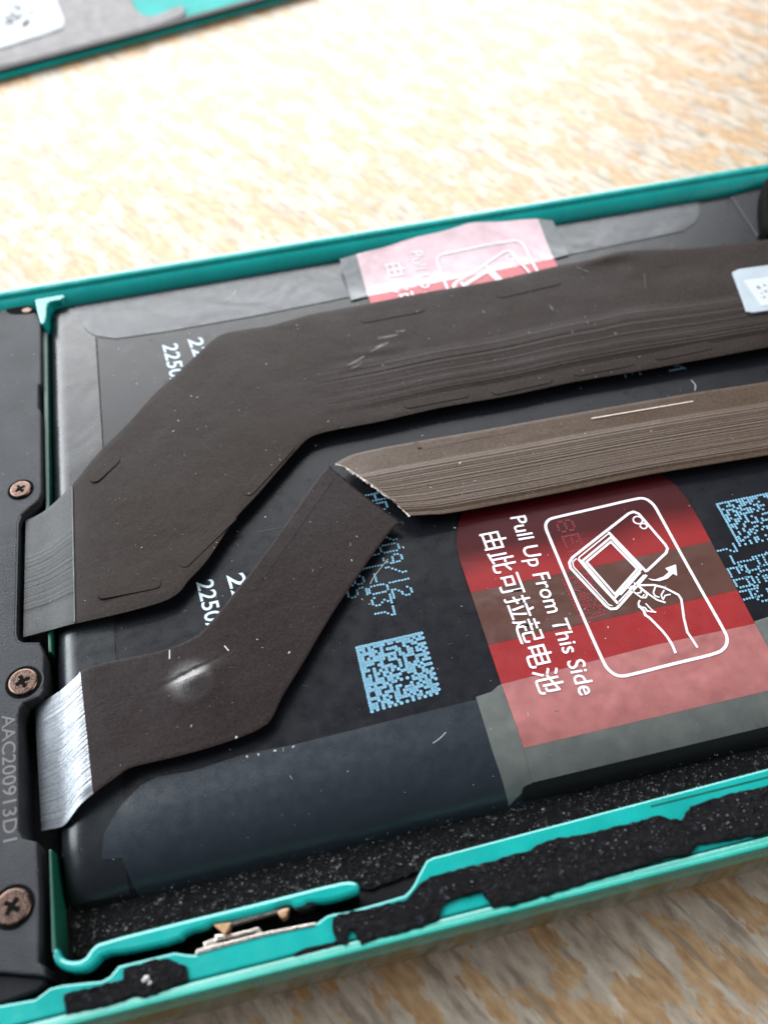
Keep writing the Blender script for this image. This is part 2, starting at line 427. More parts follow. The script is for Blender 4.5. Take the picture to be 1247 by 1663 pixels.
def lettering(name, s_, start, end, up, z, mat, parent, bold=.0):
    """text mesh laid from start to end (baseline), cap height given by the point 'up' over the start; z may be a function"""
    cu = bpy.data.curves.new(name, 'FONT'); cu.body = s_; cu.size = 1; cu.offset = bold; cu.resolution_u = 3
    o = bpy.data.objects.new(name, cu); C.objects.link(o); bpy.context.view_layer.update()
    me = bpy.data.meshes.new_from_object(o.evaluated_get(bpy.context.evaluated_depsgraph_get()))
    bpy.data.objects.remove(o)
    xs = [v.co.x for v in me.vertices]; ys = [v.co.y for v in me.vertices]; x0, x1 = min(xs), max(xs); h = max(ys)
    s0, e0, u0 = Vector(start), Vector(end), Vector(up); dx = (e0 - s0) / (x1 - x0); dy = (u0 - s0) / h
    for v in me.vertices:
        q = s0 + dx * (v.co.x - x0) + dy * v.co.y
        zz = z(q.x, q.y) if callable(z) else z
        v.co = (q.x * S, q.y * S, zz * S)
    me.materials.clear(); me.materials.append(M[mat])
    o = bpy.data.objects.new(name, me); C.objects.link(o); o.parent = parent; return o
def extrude_u(name, prof, u0, u1, mat, parent, step=4, wob=0):
    """sweep a closed (v,z) profile along the phone's length"""
    n = max(2, int((u1 - u0) / step)); v = []; f = []; k = len(prof)
    for i in range(n + 1):
        x = u0 + (u1 - u0) * i / n
        v += [(x, y, z + (random.uniform(-wob, wob) if wob else 0)) for y, z in prof]
    for i in range(n):
        for j in range(k):
            a = i * k + j; b = i * k + (j + 1) % k; f.append((a, a + k, b + k, b))
    f.append(tuple(range(k))); f.append(tuple(n * k + j for j in range(k))[::-1])
    o = link_mesh(name, v, f, mat, parent)
    b_ = bmesh.new(); b_.from_mesh(o.data); bmesh.ops.recalc_face_normals(b_, faces=b_.faces)
    for fc in b_.faces: fc.smooth = True
    for e in b_.edges:
        if len(e.link_faces) == 2 and e.calc_face_angle(0) > .6: e.smooth = False
    b_.to_mesh(o.data); b_.free(); return o
def cyl(name, x, y, z0, z1, r, mat, parent, n=40, bevel=.12):
    return slab(name, [(x + r * math.cos(2 * math.pi * k / n), y + r * math.sin(2 * math.pi * k / n)) for k in range(n)], z1, z0, mat, parent, bevel, steps=3)

# ------------------------------------------------------------------ table
TZ = -8.6
tab = slab('table_top', [(-500, -420), (620, -420), (620, 700), (-500, 700)], TZ, TZ - 18, 'wood', None, 1.0)
tab['label'] = 'streaky tan and grey wood-grain table top under the opened phone'; tab['category'] = 'table'

# ------------------------------------------------------------------ phone
ph = thing('smartphone', 'opened teal smartphone showing its black battery, torn brown ribbon cable and red pull tabs', 'smartphone')
# frame : outer rails, lower ledge, tongue, inner walls, floor
fr = slab('frame', [(-58, 1.5), (104, 1.5), (104, 75), (-58, 75)], -5.0, -8.0, 'teal_rim', ph, .3)
extrude_u('far_rail', [(73.45, -5), (73.45, -1.5), (73.7, -1.05), (74.3, -.55), (74.8, -.36), (74.95, -.42), (75.02, -.52), (75.12, -.42), (75.3, -.08), (75.7, .04), (76.1, -.02), (76.5, -.45), (76.95, -1.8), (77.1, -4), (76.9, -6.2), (76.2, -7.6), (75, -8.0), (75, -5)], -58, 104, 'teal', fr)
extrude_u('near_rail', [(.78, -2), (.78, -.92), (.70, -.72), (.60, -.66), (.34, -.64), (.26, -.60), (.20, -.50), (.16, -.48), (.10, -.38), (.03, -.36), (-.02, -.38), (-.05, -.48), (-.10, -.52), (-.16, -.75), (-.14, -.82), (-.24, -1.3), (-.30, -2.0)], -58, 104, 'mint_rim', fr)
extrude_u('outer_band', [(1.4, -2.002), (-.27, -2.002), (-.35, -2.8), (-.42, -4.4), (-.34, -6.0), (-.05, -7.2), (.7, -8.0), (1.4, -8.1)], -58, 104, 'band', fr)
ledge = [(-5.82,2.26),(-3.41,2.33),(-1.09,2.17),(-0.1,2.63),(0.73,2.63),(3.36,2.28),(3.91,2.42),(4.52,2.95),(8.36,2.92),(9.18,2.6),(9.76,2.43),(10.0,2.69),(14.42,2.66),(18.0,2.43),(18.56,2.63),(18.99,2.82),(19.49,2.87),(20.48,2.76),(23.03,2.83),(24.71,2.9),(25.13,3.14),(25.53,3.48),(26.03,4.05),(26.47,4.52),(26.79,4.85),(27.33,4.98),(28.11,4.98),(53.76,5.44),(62.71,5.6)]
ledge_o = slab('lower_ledge', ledge + [(104, ledge[-1][1]), (104, .84), (-58, .84), (-58, ledge[0][1])], -.8, -1.8, 'teal', fr, .16)
strokes('moulded_groove', [([(44, 4.75), (104, 4.95)], .14, False)], -.79, 'teal_deep', fr)
slab('dark_underbody', [(q[0], max(q[1] - .12, 1)) for q in ledge] + [(104, 1), (-58, 1)], -1.8, -5, 'black_plastic', fr, .02)
tongue = [(0.18,4.79),(0.39,5.22),(0.67,4.47),(1.21,4.03),(2.2,3.87),(2.78,4.54),(3.38,4.8),(9.3,4.84),(14.54,4.82),(20.29,4.87),(21.34,4.71),(21.71,4.36),(21.63,3.95),(21.28,3.77),(19.29,3.65),(17.93,3.97),(17.68,3.78),(17.01,3.77),(16.65,4.19),(15.76,4.19),(15.29,4.01),(12.29,4.05),(11.81,4.08),(11.17,4.15),(10.71,3.93),(9.34,3.96),(8.74,3.53),(5.3,3.62),(3.59,3.86),(2.89,3.31),(2.3,3.06),(1.19,3.32),(0.37,3.91),(0.09,4.61)]
slab('latch_tongue', tongue, -.7, -1.5, 'teal', fr, .28, smooth=1)
slab('dark_underbody', inset(chaikin(tongue if area(tongue) > 0 else tongue[::-1], 1), .12), -1.5, -5, 'black_plastic', fr, .02)
slab('inner_wall', [(-0.23,12.28),(-0.01,12.22),(0.21,4.91),(-0.12,4.99)], -1.4, -5, 'teal_deep', fr, .1)
slab('inner_wall', [(-0.18,72.39),(0.36,72.24),(0.21,29.09),(-0.1,29.16)], -1.6, -5, 'teal_deep', fr, .1)
slab('corner_bridge', [(-0.65,74.34),(-0.2,70.87),(0.13,69.87),(0.53,70.27),(0.7,73.13),(1.25,73.52),(2.61,73.48),(2.64,74.76),(-0.64,75.19)], -.55, -5, 'teal', fr, .18, smooth=1)
slab('channel_floor', [(-3, 2), (104, 2), (104, 8.5), (-3, 8.5)], -4.2, -4.9, 'black_plastic', fr, .05)
slab('side_channel_floor', [(-6, 2.2), (-.45, 2.2), (-.45, 73.2), (-6, 73.2)], -4.7, -4.96, 'black_plastic', fr, .03)
slab('battery_well', [(-.4, 8.6), (104, 8.6), (104, 73.4), (-.4, 73.4)], -4.6, -4.95, 'black_plastic', fr, .05)
# speckled foam between battery and ledge
fo = [(0.39,6.87),(0.69,4.94),(1.27,4.36),(1.91,4.33),(2.49,4.97),(3.18,5.22),(9.18,5.26),(20.32,5.29),(22.49,4.56),(26.76,5.05),(27.45,5.39),(54.18,5.81),(63.23,5.97)]
fo = [(x, min(y, 7.4)) for x, y in fo]
slab('foam_strip', fo + [(fo[-1][0], 8.8), (fo[0][0], 8.8)], -4.0, -4.5, 'foam', ph, .1, jag=.05)
# black adhesive residue on the ledge
g1 = [(0.84,2.0),(2.56,1.98),(4.8,2.03),(4.96,2.66),(6.05,2.68),(7.11,2.74),(8.22,2.44),(8.94,1.96),(9.19,1.55),(9.2,0.88),(8.31,0.7),(7.31,0.59),(6.22,0.47),(5.43,0.85),(4.83,0.57),(2.79,0.59),(1.01,0.67)]
slab('adhesive_residue', g1, -.52, -.85, 'glue', ph, .14, jag=.06, amp=.13)
g2 = [(19.29,1.6),(19.39,2.57),(20.16,2.67),(22.09,2.59),(24.76,2.55),(25.89,3.31),(26.76,3.71),(30.27,3.66),(34.35,3.8),(34.84,4.0),(36.58,4.13),(38.25,3.92),(44.33,3.94),(45.03,3.54),(45.78,3.27),(46.83,4.09),(49.79,4.24),(53.1,4.21),(60.82,4.22),(58.99,1.03),(51.41,0.86),(48.95,1.04),(46.24,1.28),(45.15,0.74),(43.48,0.92),(37.45,0.61),(31.78,0.38),(30.48,0.56),(30.03,1.77),(28.09,1.76),(27.12,1.49),(26.59,0.66),(25.35,0.5),(22.36,0.47),(20.98,0.31),(20.71,1.27),(20.36,1.47),(20.16,0.55),(19.37,0.89)]
slab('adhesive_residue', g2, -.52, -.85, 'glue', ph, .14, jag=.06, amp=.13)
slab('adhesive_residue', [(16.3,0.82),(17.07,1.07),(19.35,1.02),(19.45,0.67),(16.48,0.62)], -.68, -.85, 'glue', ph, .06, jag=.04)
# side-key contacts in the channel
k1 = slab('key_contact', [(9.77,2.42),(9.92,2.7),(14.44,2.73),(18.2,2.54),(18.16,2.34),(14.4,2.49),(10.32,2.41)], -.72, -2.0, 'steel', ph, .04)
k2 = slab('key_contact', [(10.32,3.18),(10.93,3.24),(14.24,3.28),(14.48,2.81),(10.91,2.68),(10.36,2.77)], -1.2, -2.4, 'steel', ph, .06)
slab('contact_slot', [(11.25,3.0),(13.99,3.05),(14.05,2.87),(11.22,2.76)], -1.17, -1.3, 'bronze', k2, .01)
slab('key_contact', [(12.02,4.02),(15.27,4.12),(16.58,4.02),(16.55,3.82),(15.24,3.88),(12.08,3.79)], -1.0, -1.6, 'steel', ph, .05)
for tri in ([(11.17,4.11),(12.41,3.94),(12.19,3.54),(11.85,3.29),(11.59,3.6)], [(15.78,3.9),(16.49,3.94),(16.28,3.48),(16.0,3.38),(15.78,3.64)]):
    slab('copper_spring', tri, -.88, -1.8, 'copper', ph, .05)
slab('key_contact', [(11.21,3.42),(11.93,3.33),(11.8,3.0),(11.15,2.99)], -1.0, -2, 'steel', ph, .08)
slab('wire_insulation', [(16.96,4.08),(18.16,4.09),(18.4,3.74),(17.84,3.54),(17.06,3.64)], -.85, -2, 'black_plastic', ph, .12)

# ------------------------------------------------------------------ battery (pouch: flat top, rolled long edges, rounded left end)
BT = -1.6
def zb(x, y):
    z = BT
    t = (14.2 - y) / 6.3
    if t > 0: t = min(t, 1); z -= 3.0 * (1 - math.sqrt(max(0, 1 - t * t)))
    t = (y - 71.5) / 3.2
    if t > 0: t = min(t, 1); z -= .25 * (1 - math.sqrt(max(0, 1 - t * t)))
    t = (2.1 - x) / 1.8
    if t > 0: t = min(t, 1); z -= 1.5 * (1 - math.sqrt(max(0, 1 - t * t)))
    return z
bp = chaikin([(.3, 8.2), (.6, 7.9), (98, 7.9), (98, 74.7), (.7, 74.7), (.3, 74.2)], 0)
def battery():
    xs = [.3, .34, .45, .6, .8, 1.05, 1.4, 1.8, 2.2, 2.6] + [3 + i for i in range(96)]
    ys = [7.9, 7.93, 8.0, 8.15, 8.4, 8.7, 9.1, 9.6, 10.2, 11, 12, 13, 14.2] + [15 + i * 1.5 for i in range(38)] + [71.5, 72.3, 73, 73.6, 74.1, 74.4, 74.6, 74.7]
    v = [(x, y, zb(x, y)) for y in ys for x in xs]; W_ = len(xs); H_ = len(ys)
    f = [(j * W_ + i, j * W_ + i + 1, (j + 1) * W_ + i + 1, (j + 1) * W_ + i) for j in range(H_ - 1) for i in range(W_ - 1)]
    rim = [i for i in range(W_)] + [j * W_ + W_ - 1 for j in range(1, H_)] + [(H_ - 1) * W_ + i for i in range(W_ - 2, -1, -1)] + [j * W_ for j in range(H_ - 2, 0, -1)]
    b = len(v); v += [(v[i][0], v[i][1], -4.7) for i in rim]; n = len(rim)
    f += [(rim[(k + 1) % n], rim[k], b + k, b + (k + 1) % n) for k in range(n)]
    o = link_mesh('battery', v, f, 'battery', ph, True); sharpen(o); return o
bat = battery()
# lighter end wrap on the left and satin films folded over both long edges
wrap = [(4.98,67.96),(5.69,67.47),(5.63,48.52),(5.64,31.45),(5.6,26.87),(5.52,14.77),(3.77,12.5),(3.46,10.81),(3.72,7.82),(3.72,6.96),(0.39,7.92),(0.64,63.71),(0.52,74.1),(3.39,73.03),(4.03,69.63)]
wr = [(x, y) for x, y in wrap]
end = [(.33, 8.5), (5.0, 8.3), (5.2, 11), (5.0, 13.5)] + [(4.61,13.72),(5.46,14.63),(5.48,18.83),(5.6,26.87),(5.64,31.45),(5.63,48.52),(5.69,67.47)] + [(4.6,68.77),(3.88,71.32),(3.42,74.2)] + [(.33, 74.2)]
sheet('end_film', end, lambda x, y: zb(x, y) + .04, .03, 'end', bat, .45)
nf = [(3.46,10.81),(3.77,12.5),(4.61,13.72),(5.46,14.63),(6.75,15.61),(8.12,16.03),(10.84,15.83),(14.97,16.22),(18.74,16.1),(29.31,16.32),(34.18,16.4)]
near_film = nf + [(97.5, 17.5 - .0), (97.5, 8.0), (5.6, 8.0), (5.25, 9.2), (4.9, 10.6)]
sheet('satin_film', near_film, lambda x, y: zb(x, y) + .07, .05, 'film', bat, .42)
ff = [(3.28,74.23),(3.7,72.21),(4.3,69.56),(4.99,68.36),(5.77,67.66),(7.8,66.73),(13.17,66.44),(23.52,66.5),(34.41,66.92),(43.67,67.2),(51.62,67.33),(60.52,67.59),(71.01,68.08),(74.74,68.28),(76.62,69.35),(77.86,70.87),(78.52,72.33),(78.8,74.04),(78.32,74.95)]
far_film = ff + [(77.0, 74.66), (3.0, 74.66)]
sheet('satin_film', [q if q[1] < 74.66 else (q[0], 74.66) for q in far_film], lambda x, y: zb(x, y) + .07, .05, 'film', bat, .9)
for q_ in ([(5.63,67.49),(5.63,48.52)], [(5.64,31.45),(5.59,26.7)], [(5.48,17.28),(5.47,14.68)]):
    strokes('wrap_seam', [(q_, .11, False)], BT + .04, 'seam', bat)
strokes('wrap_seam', [([(15.76,37.25),(18.34,37.25),(21.5,37.17)], .10, False)], BT + .02, 'seam', bat)
strokes('wrap_seam', [([(79.13,72.8),(82.27,72.98),(82.37,64.93)], .22, False)], BT + .02, 'seam', bat)

# printing on the wrap
t1 = [(12.66,64.47),(13.2,56.6),(14.26,64.35)]; t2 = [(15.43,64.64),(15.76,60.76),(16.98,64.64)]
lettering('printed_number', '2250/C', t1[0], t1[1], t1[2], BT + .03, 'print_white', bat, .012)
lettering('printed_number', '22.5', t2[0], (t2[0][0] + .7, t2[0][1] - 5.2), t2[2], BT + .03, 'print_white', bat, .012)
t1 = [(12.99,33.14),(13.51,26.67),(14.48,33.17)]; t2 = [(15.71,33.2),(16.23,28.84),(17.27,33.22)]
lettering('printed_number', '2250/C', t1[0], t1[1], t1[2], BT + .03, 'print_white', bat, .012)
lettering('printed_number', '22.5', t2[0], (t2[0][0] + .6, t2[0][1] - 5.4), t2[2], BT + .03, 'print_white', bat, .012)

G5 = {'0': '01110 10001 10001 10001 10001 10001 01110', '1': '00100 00100 00100 00100 00100 00100 00100', '2': '01110 10001 00001 00110 01000 10000 11111',
      '3': '11111 00010 00100 00010 00001 10001 01110', '7': '11111 00001 00010 00100 00100 00100 00100', '9': '01110 10001 10001 01111 00001 00010 01100',
      '/': '00001 00001 00010 00100 01000 10000 10000', '-': '00000 00000 00000 11111 00000 00000 00000', 'A': '01110 10001 10001 11111 10001 10001 10001',
      'S': '01111 10000 10000 01110 00001 00001 11110', 'D': '11110 10001 10001 10001 10001 10001 11110', 'H': '10001 10001 10001 11111 10001 10001 10001',
      'P': '11110 10001 10001 11110 10000 10000 10000', 'T': '11111 00100 00100 00100 00100 00100 00100', 'E': '11111 10000 10000 11110 10000 10000 11111',
      'M': '10001 11011 10101 10101 10001 10001 10001', '4': '00010 00110 01010 10010 11111 00010 00010', '8': '01110 10001 10001 01110 10001 10001 01110', '5': '11111 10000 11110 00001 00001 10001 01110'}
def dot_text(name, s_, end, pitch, pitch_y, mat, z, parent, r=.115, at_end=True):
    """ink-jet dot lettering reading down the battery (-v); 'end' = baseline point where the text stops"""
    V, F = [], []; n = len(s_) * 6 - 1
    for k, ch in enumerate(s_):
        if ch not in G5: continue
        for row, bits in enumerate(G5[ch].split()):
            for c_, bit in enumerate(bits):
                if bit == '1':
                    i = k * 6 + c_; i = (n - 1 - i) if at_end else -i
                    disc_geo(V, F, end[0] + (6 - row) * pitch_y + random.uniform(-.02, .02), end[1] + i * pitch + random.uniform(-.02, .02), r, z)
    o = link_mesh(name, V, F, mat, parent); o['kind'] = 'stuff'; return o
e1 = [(29.73,27.36)][0]; e2 = [(27.77,25.75)][0]; e3 = [(25.89,28.25)][0]
dot_text('printed_date', 'HD20/09/12', e1, .20, .275, 'print', BT + .03, bat)
dot_text('printed_code', '2H11-037', e2, .20, .275, 'print', BT + .03, bat)
dot_text('printed_code', '2D48S', e3, .20, .275, 'print', BT + .03, bat)
dot_text('printed_code', '7-EDH', [(59.05,19.93)][0], .20, .275, 'print', BT + .03, bat)
dot_text('printed_code', 'DS5', [(60.22,23.56)][0], .26, .30, 'print', BT + .03, bat, at_end=False)
dot_text('printed_code', 'HE8D', [(61.74,23.79)][0], .26, .30, 'print', BT + .03, bat, at_end=False)
dot_text('printed_code', 'T', [(63.14,24.46)][0], .26, .30, 'print', BT + .03, bat, at_end=False)
dot_text('printed_code', '2-1M', [(63.96,47.18)][0], .24, .27, 'print', BT + .03, bat)
dot_text('printed_code', '4E', [(59.2,47.49)][0], .24, .27, 'print', BT + .03, bat)
def matrix(name, q, n, mat, z, parent, seed, r=.135, fill=.55):
    """square of ink dots: solid bars on its upper and left sides, dotted on the others"""
    rg = random.Random(seed); V, F = [], []; a, b, c, d = [Vector(p_) for p_ in q]
    for i in range(n):
        for j in range(n):
            on = rg.random() < fill
            if j == 0 or i == 0: on = True
            elif j == n - 1: on = i % 2 == 0
            elif i == n - 1: on = j % 2 == 0
            if not on: continue
            s_, t = (i + .5) / n, (j + .5) / n
            p_ = a.lerp(b, s_).lerp(d.lerp(c, s_), t)
            disc_geo(V, F, p_.x + rg.uniform(-.015, .015), p_.y + rg.uniform(-.015, .015), r, z, 7)
    o = link_mesh(name, V, F, mat, parent); o['kind'] = 'stuff'; return o
matrix('printed_dot_code', [(25.43,23.45),(31.31,23.52),(31.41,17.63),(25.4,17.27)], 24, 'print', BT + .03, bat, 3, .165, .56)
mq = [(61.08,30.1)][0]
matrix('printed_dot_code', [mq, (mq[0] + 6, mq[1]), (mq[0] + 6, mq[1] - 5.0), (mq[0], mq[1] - 5.0)], 22, 'print', BT + .03, bat, 8, .13, .5)

# ------------------------------------------------------------------ red pull tabs
def zt(x, y): return zb(x, y) + .12
pt = thing_part = bpy.data.objects.new('pull_tab', None); C.objects.link(pt); pt.parent = ph
pt['label'] = 'red pull tab with white instructions on the near side of the battery'
U0 = [(x, y) for x, y in [(36.43,31.12),(37.35,33.79),(38.01,34.86),(38.65,35.43)]]
top_r = [(56.94,34.92),(57.75,34.18),(58.43,32.86),(58.75,31.05),(58.85,28.69)]
L, R, V1, V2, V3, V4, V5 = 36.35, 58.85, 29.4, 26.2, 20.9, 17.5, 11.65
dark = [(L, V1)] + U0 + [(38.5, 36.4), (55.5, 36.4)] + top_r + [(R, V1)]
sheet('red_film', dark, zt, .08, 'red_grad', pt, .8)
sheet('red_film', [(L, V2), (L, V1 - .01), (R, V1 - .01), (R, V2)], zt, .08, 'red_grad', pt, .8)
sheet('brown_band', [(L, V3), (L, V2 - .01), (R, V2 - .01), (R, V3)], zt, .08, 'brown_film', pt, .8)
sheet('red_film', [(L, V4 - .3), (L, V3 - .01), (R, V3 - .01), (R, V4), (50, V4 + .1), (42, V4 - .15)], zt, .08, 'red', pt, .8)
sheet('frosted_band', [(L + .1, V5), (L, V4 - .31), (42, V4 - .16), (50, V4 + .09), (R, V4 - .01), (R, V5)], zt, .08, 'pink_film', pt, .8)
sheet('clear_film', [(L + .1, 9.15), (L + .1, V5 - .01), (R, V5 - .01), (R, 9.15)], zt, .08, 'clear', pt, .8)
mg = [(34.21,16.34),(35.39,16.44),(36.1,16.72)]
sheet('clear_margin', [(34.3, 8.1), (34.0, 12)] + [(34.0, 16.6), (35.4, 16.75), (36.0, 17.1), (L - .02, 17.2), (L + .08, V5), (L + .08, 9.15)], zt, .08, 'clear', pt, .7)
sheet('clear_margin', [(R + .02, 9.1), (R + .02, 17.7), (62.3, 18.0), (62.3, 9.1)], zt, .08, 'clear', pt, .7)
sheet('folded_end', chaikin([(35.4, 7.95), (35.5, 8.9), (36.2, 9.13), (62.2, 9.13), (62.2, 7.95)], 1), lambda x, y: zb(x, y) + .16, .12, 'black_plastic', pt, .4)

K = lambda pts: pts
def graphics(parent, du, dv, zf):
    def T(pts): return [(x + du, y + dv) for x, y in pts]
    it = []
    A = lambda pts, w_, cl=False: it.append((T(pts), w_, cl))
    A(chaikin([(46.12,32.1),(50.25,32.19),(53.77,32.31),(54.92,32.27),(55.47,31.38),(55.54,30.17),(55.72,23.88),(56.0,17.99),(56.02,16.74),(55.41,15.92),(54.43,15.6),(50.57,15.59),(47.14,15.48),(45.84,15.52),(45.26,16.26),(45.09,17.16),(44.95,23.44),(44.89,30.4),(44.93,31.45),(45.44,32.01)], 2), .26, True)
    A([(51.99,24.57),(54.44,25.98),(54.74,26.39),(54.71,26.84),(53.72,30.63),(53.36,30.96),(52.86,30.88),(49.43,29.17),(46.19,27.53),(45.73,27.09),(45.63,26.51),(47.27,22.08),(47.54,21.71),(48.02,21.64),(48.52,21.93),(51.84,24.21)], .24)
    A([(46.48,27.33),(46.04,27.07),(45.93,26.58),(47.53,22.14),(47.8,21.97)], .10)
    A([(46.68,27.35),(50.25,29.21)], .12)
    A([(50.27,29.34),(51.96,24.5)], .24)
    A([(46.63,27.29),(47.41,24.68),(48.34,22.08)], .24)
    A([(46.88,26.95),(50.27,28.75),(51.59,24.87),(48.21,22.6)], .2, True)
    A([(47.22,26.77),(50.09,28.3),(51.29,24.98),(48.43,23.01)], .2, True)
    A([(48.48,22.22),(51.63,24.26)], .12)
    A([(48.87,22.82),(51.44,24.58)], .12)
    A([(50.48,23.74),(51.15,22.34),(50.88,22.06),(50.53,22.14),(49.79,23.38)], .14)
    A([(50.03,23.41),(50.66,23.43),(50.93,23.01),(50.65,22.64),(50.2,22.66),(50.01,23.06)], .13, True)
    A([(50.65,23.4),(52.08,23.08),(52.82,22.63),(53.72,21.65),(53.78,21.17),(53.22,19.34),(52.96,18.07),(53.08,17.3),(53.17,16.51)], .2)
    A([(50.88,23.02),(51.33,22.21),(51.76,21.58),(52.33,21.18)], .16)
    A([(52.14,22.92),(51.71,22.38),(51.71,22.03),(52.03,21.79)], .13)
    A([(52.72,22.39),(52.27,21.98),(52.23,21.6)], .12)
    A([(53.09,21.86),(52.58,21.86),(52.21,21.47)], .12)
    A([(50.29,21.94),(50.04,21.66),(49.96,21.33),(50.42,21.13),(50.5,20.77),(51.18,20.49)], .15)
    A([(50.65,21.51),(50.82,20.99),(51.02,20.56)], .12)
    A([(49.99,21.46),(50.22,20.84),(50.17,20.43),(50.41,20.12),(50.98,18.64),(51.16,17.94),(51.25,17.18),(51.21,16.45)], .22)
    A([(50.89,22.4),(50.57,22.13)], .12)
    for cx, cy, r in ((643, 203, 18), (677, 238, 12)):
        pass
    strokes('printed_drawing', it, .16, 'label_white', parent, .004, zf)
    c1, c2 = [(53.37,29.97),(53.62,29.22)]
    it = []
    for (cx, cy), r in ((c1, .42), (c2, .30)):
        A([(cx + r * math.cos(k * math.pi / 8), cy + r * math.sin(k * math.pi / 8)) for k in range(16)], .13, True)
    strokes('printed_lens_rings', it, .165, 'label_white', parent, .004, zf)
    ar = T([(51.81,23.86),(52.36,23.58),(53.2,23.69),(53.86,24.03),(53.7,24.47),(54.78,24.62),(54.39,23.47),(54.15,23.78),(53.47,23.41),(52.68,23.34),(52.05,23.58)])
    V, F = [(x, y, .17 + zf(x, y)) for x, y in ar], [tuple(range(len(ar)))]
    link_mesh('printed_arrow', V, F, 'label_white', parent)
    a = T([(42.11,33.1),(42.19,14.68),(43.58,33.02)])
    lettering('printed_words', 'Pull Up From This Side', *a, (lambda x, y: zf(x, y) + .165), 'label_white', parent, .007)
    a = T([(38.99,31.95),(39.24,15.46),(41.09,31.92)])
    lettering('printed_words', '\u7531\u6b64\u53ef\u62c9\u8d77\u7535\u6c60', *a, (lambda x, y: zf(x, y) + .165), 'label_white', parent, .006)
graphics(pt, 0, 0, zb)
matrix('showing_dot_code', [(44.45,25.61),(47.14,25.6),(47.03,21.26),(44.64,20.98)], 16, 'ghost', BT + .145, pt, 5, .12, .45)
dot_text('showing_code', '8ED4', [(46.06,31.53)][0], .28, .24, 'ghost', BT + .145, pt, .10, at_end=False)

# far pull tab, its upper end lifting over the rail
pf = bpy.data.objects.new('pull_tab', None); C.objects.link(pf); pf.parent = ph
pf['label'] = 'second red pull tab, bulging over the far rail and half hidden by the wide cable'
def zfar(x, y):
    t = max(0, min(1, (y - 67.5) / 7.5)); return -1.42 + 1.55 * t ** 1.3 + .10 * math.sin(x * .9) * t
LL, RR = 36.0, 58.2
edge = [(34.07,72.46),(37.69,72.75),(41.42,73.38),(45.37,73.74),(49.56,74.3),(54.28,73.88),(59.64,73.05)]
fl = [(LL - 1.9, 66.2), (LL, 66.4), (42, 66.6), (50, 66.9), (RR, 67.3), (RR + 1.9, 67.5)]
e_l = [q for q in edge if q[0] < LL]; 
def edge_y(x):
    for a, b in zip(edge, edge[1:]):
        if a[0] <= x <= b[0]: return a[1] + (b[1] - a[1]) * (x - a[0]) / (b[0] - a[0])
    return edge[0][1] if x < edge[0][0] else edge[-1][1]
zone = lambda x0, x1, n=8: [(x0 + (x1 - x0) * k / n, edge_y(x0 + (x1 - x0) * k / n)) for k in range(n + 1)]
sheet('frosted_band', fl[1:5] + zone(LL, RR)[::-1], zfar, .08, 'pink_pale', pf, .8)
sheet('red_film', [(LL, 62), (RR, 62), (RR, 67.29), (50, 66.89), (42, 66.59), (LL, 66.39)], zfar, .08, 'red_far', pf, .8)
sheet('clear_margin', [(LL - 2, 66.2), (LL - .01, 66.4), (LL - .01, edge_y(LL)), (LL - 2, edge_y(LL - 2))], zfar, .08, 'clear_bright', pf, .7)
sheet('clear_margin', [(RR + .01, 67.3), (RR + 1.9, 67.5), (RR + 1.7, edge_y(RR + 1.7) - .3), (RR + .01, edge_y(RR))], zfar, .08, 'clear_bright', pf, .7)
graphics(pf, 0, 38.6, lambda x, y: zfar(x, y) - .1 if y > 62 else BT)

# ------------------------------------------------------------------ ribbon cables
def pad(pts_line, w_, z, parent, mat, h=.03, zf=None):
    (x0, y0), (x1, y1) = pts_line; d = Vector((x1 - x0, y1 - y0)); L_ = d.length; d.normalize(); n_ = Vector((-d.y, d.x)); r = w_ / 2
    out = []
    for k in range(9):
        a = -math.pi / 2 + math.pi * k / 8; p_ = Vector((x1, y1)) + d * (math.cos(a) * r - r) + n_ * math.sin(a) * r; out.append(tuple(p_))
    for k in range(9):
        a = math.pi / 2 + math.pi * k / 8; p_ = Vector((x0, y0)) + d * (math.cos(a) * r + r) + n_ * math.sin(a) * r; out.append(tuple(p_))
    o = slab('embossed_pad', out, h, -.05, mat, parent, .05)
    for v in o.data.vertices:
        x, y = v.co.x / S, v.co.y / S; v.co.z += (z(x, y) if callable(z) else z) * S
    if mat.startswith('cable'):
        l = o.data.uv_layers.new(name='UVMap')
        for lp in o.data.loops: l.data[lp.index].uv = (0, 0)
    return o
ZC = -.55
c1A = [(-1.92,43.83,-1.5),(0.05,44.41,-1.25),(2.71,46.56,-0.8),(5.36,49.75,-0.6),(8.58,53.02,-0.55),(11.3,56.24,-0.55),(13.73,58.51,-0.55),(16.24,60.96,-0.55),(18.09,62.7,-0.55),(19.51,63.41,-0.55),(21.53,63.48,-0.55),(24.56,63.4,-0.55),(28.75,64.02,-0.55),(31.52,64.12,-0.55),(35.69,64.17,-0.55),(42.91,64.38,-0.55),(50.1,64.31,-0.55),(57.42,64.9,-0.55),(61.89,64.88,-0.5),(66.06,65.29,-0.45),(73.97,63.76,-0.45),(82.41,62.92,-0.3),(93.95,62.41,-0.3)]
c1B = [(-2.13,31.12,-1.5),(0.14,31.1,-1.25),(2.41,30.97,-0.8),(6.61,30.94,-0.6),(9.98,31.21,-0.55),(11.48,31.8,-0.55),(12.45,32.86,-0.55),(14.35,34.66,-0.55),(17.23,38.41,-0.55),(19.9,40.97,-0.55),(22.34,43.42,-0.55),(25.17,46.14,-0.55),(26.57,46.76,-0.55),(28.64,46.9,-0.55),(33.14,46.92,-0.55),(39.35,47.21,-0.55),(45.94,47.08,-0.55),(52.52,47.25,-0.55),(56.15,47.21,-0.55),(59.77,47.09,-0.55),(67.17,47.02,-0.55),(74.43,46.9,-0.45),(85.04,46.72,-0.45)]
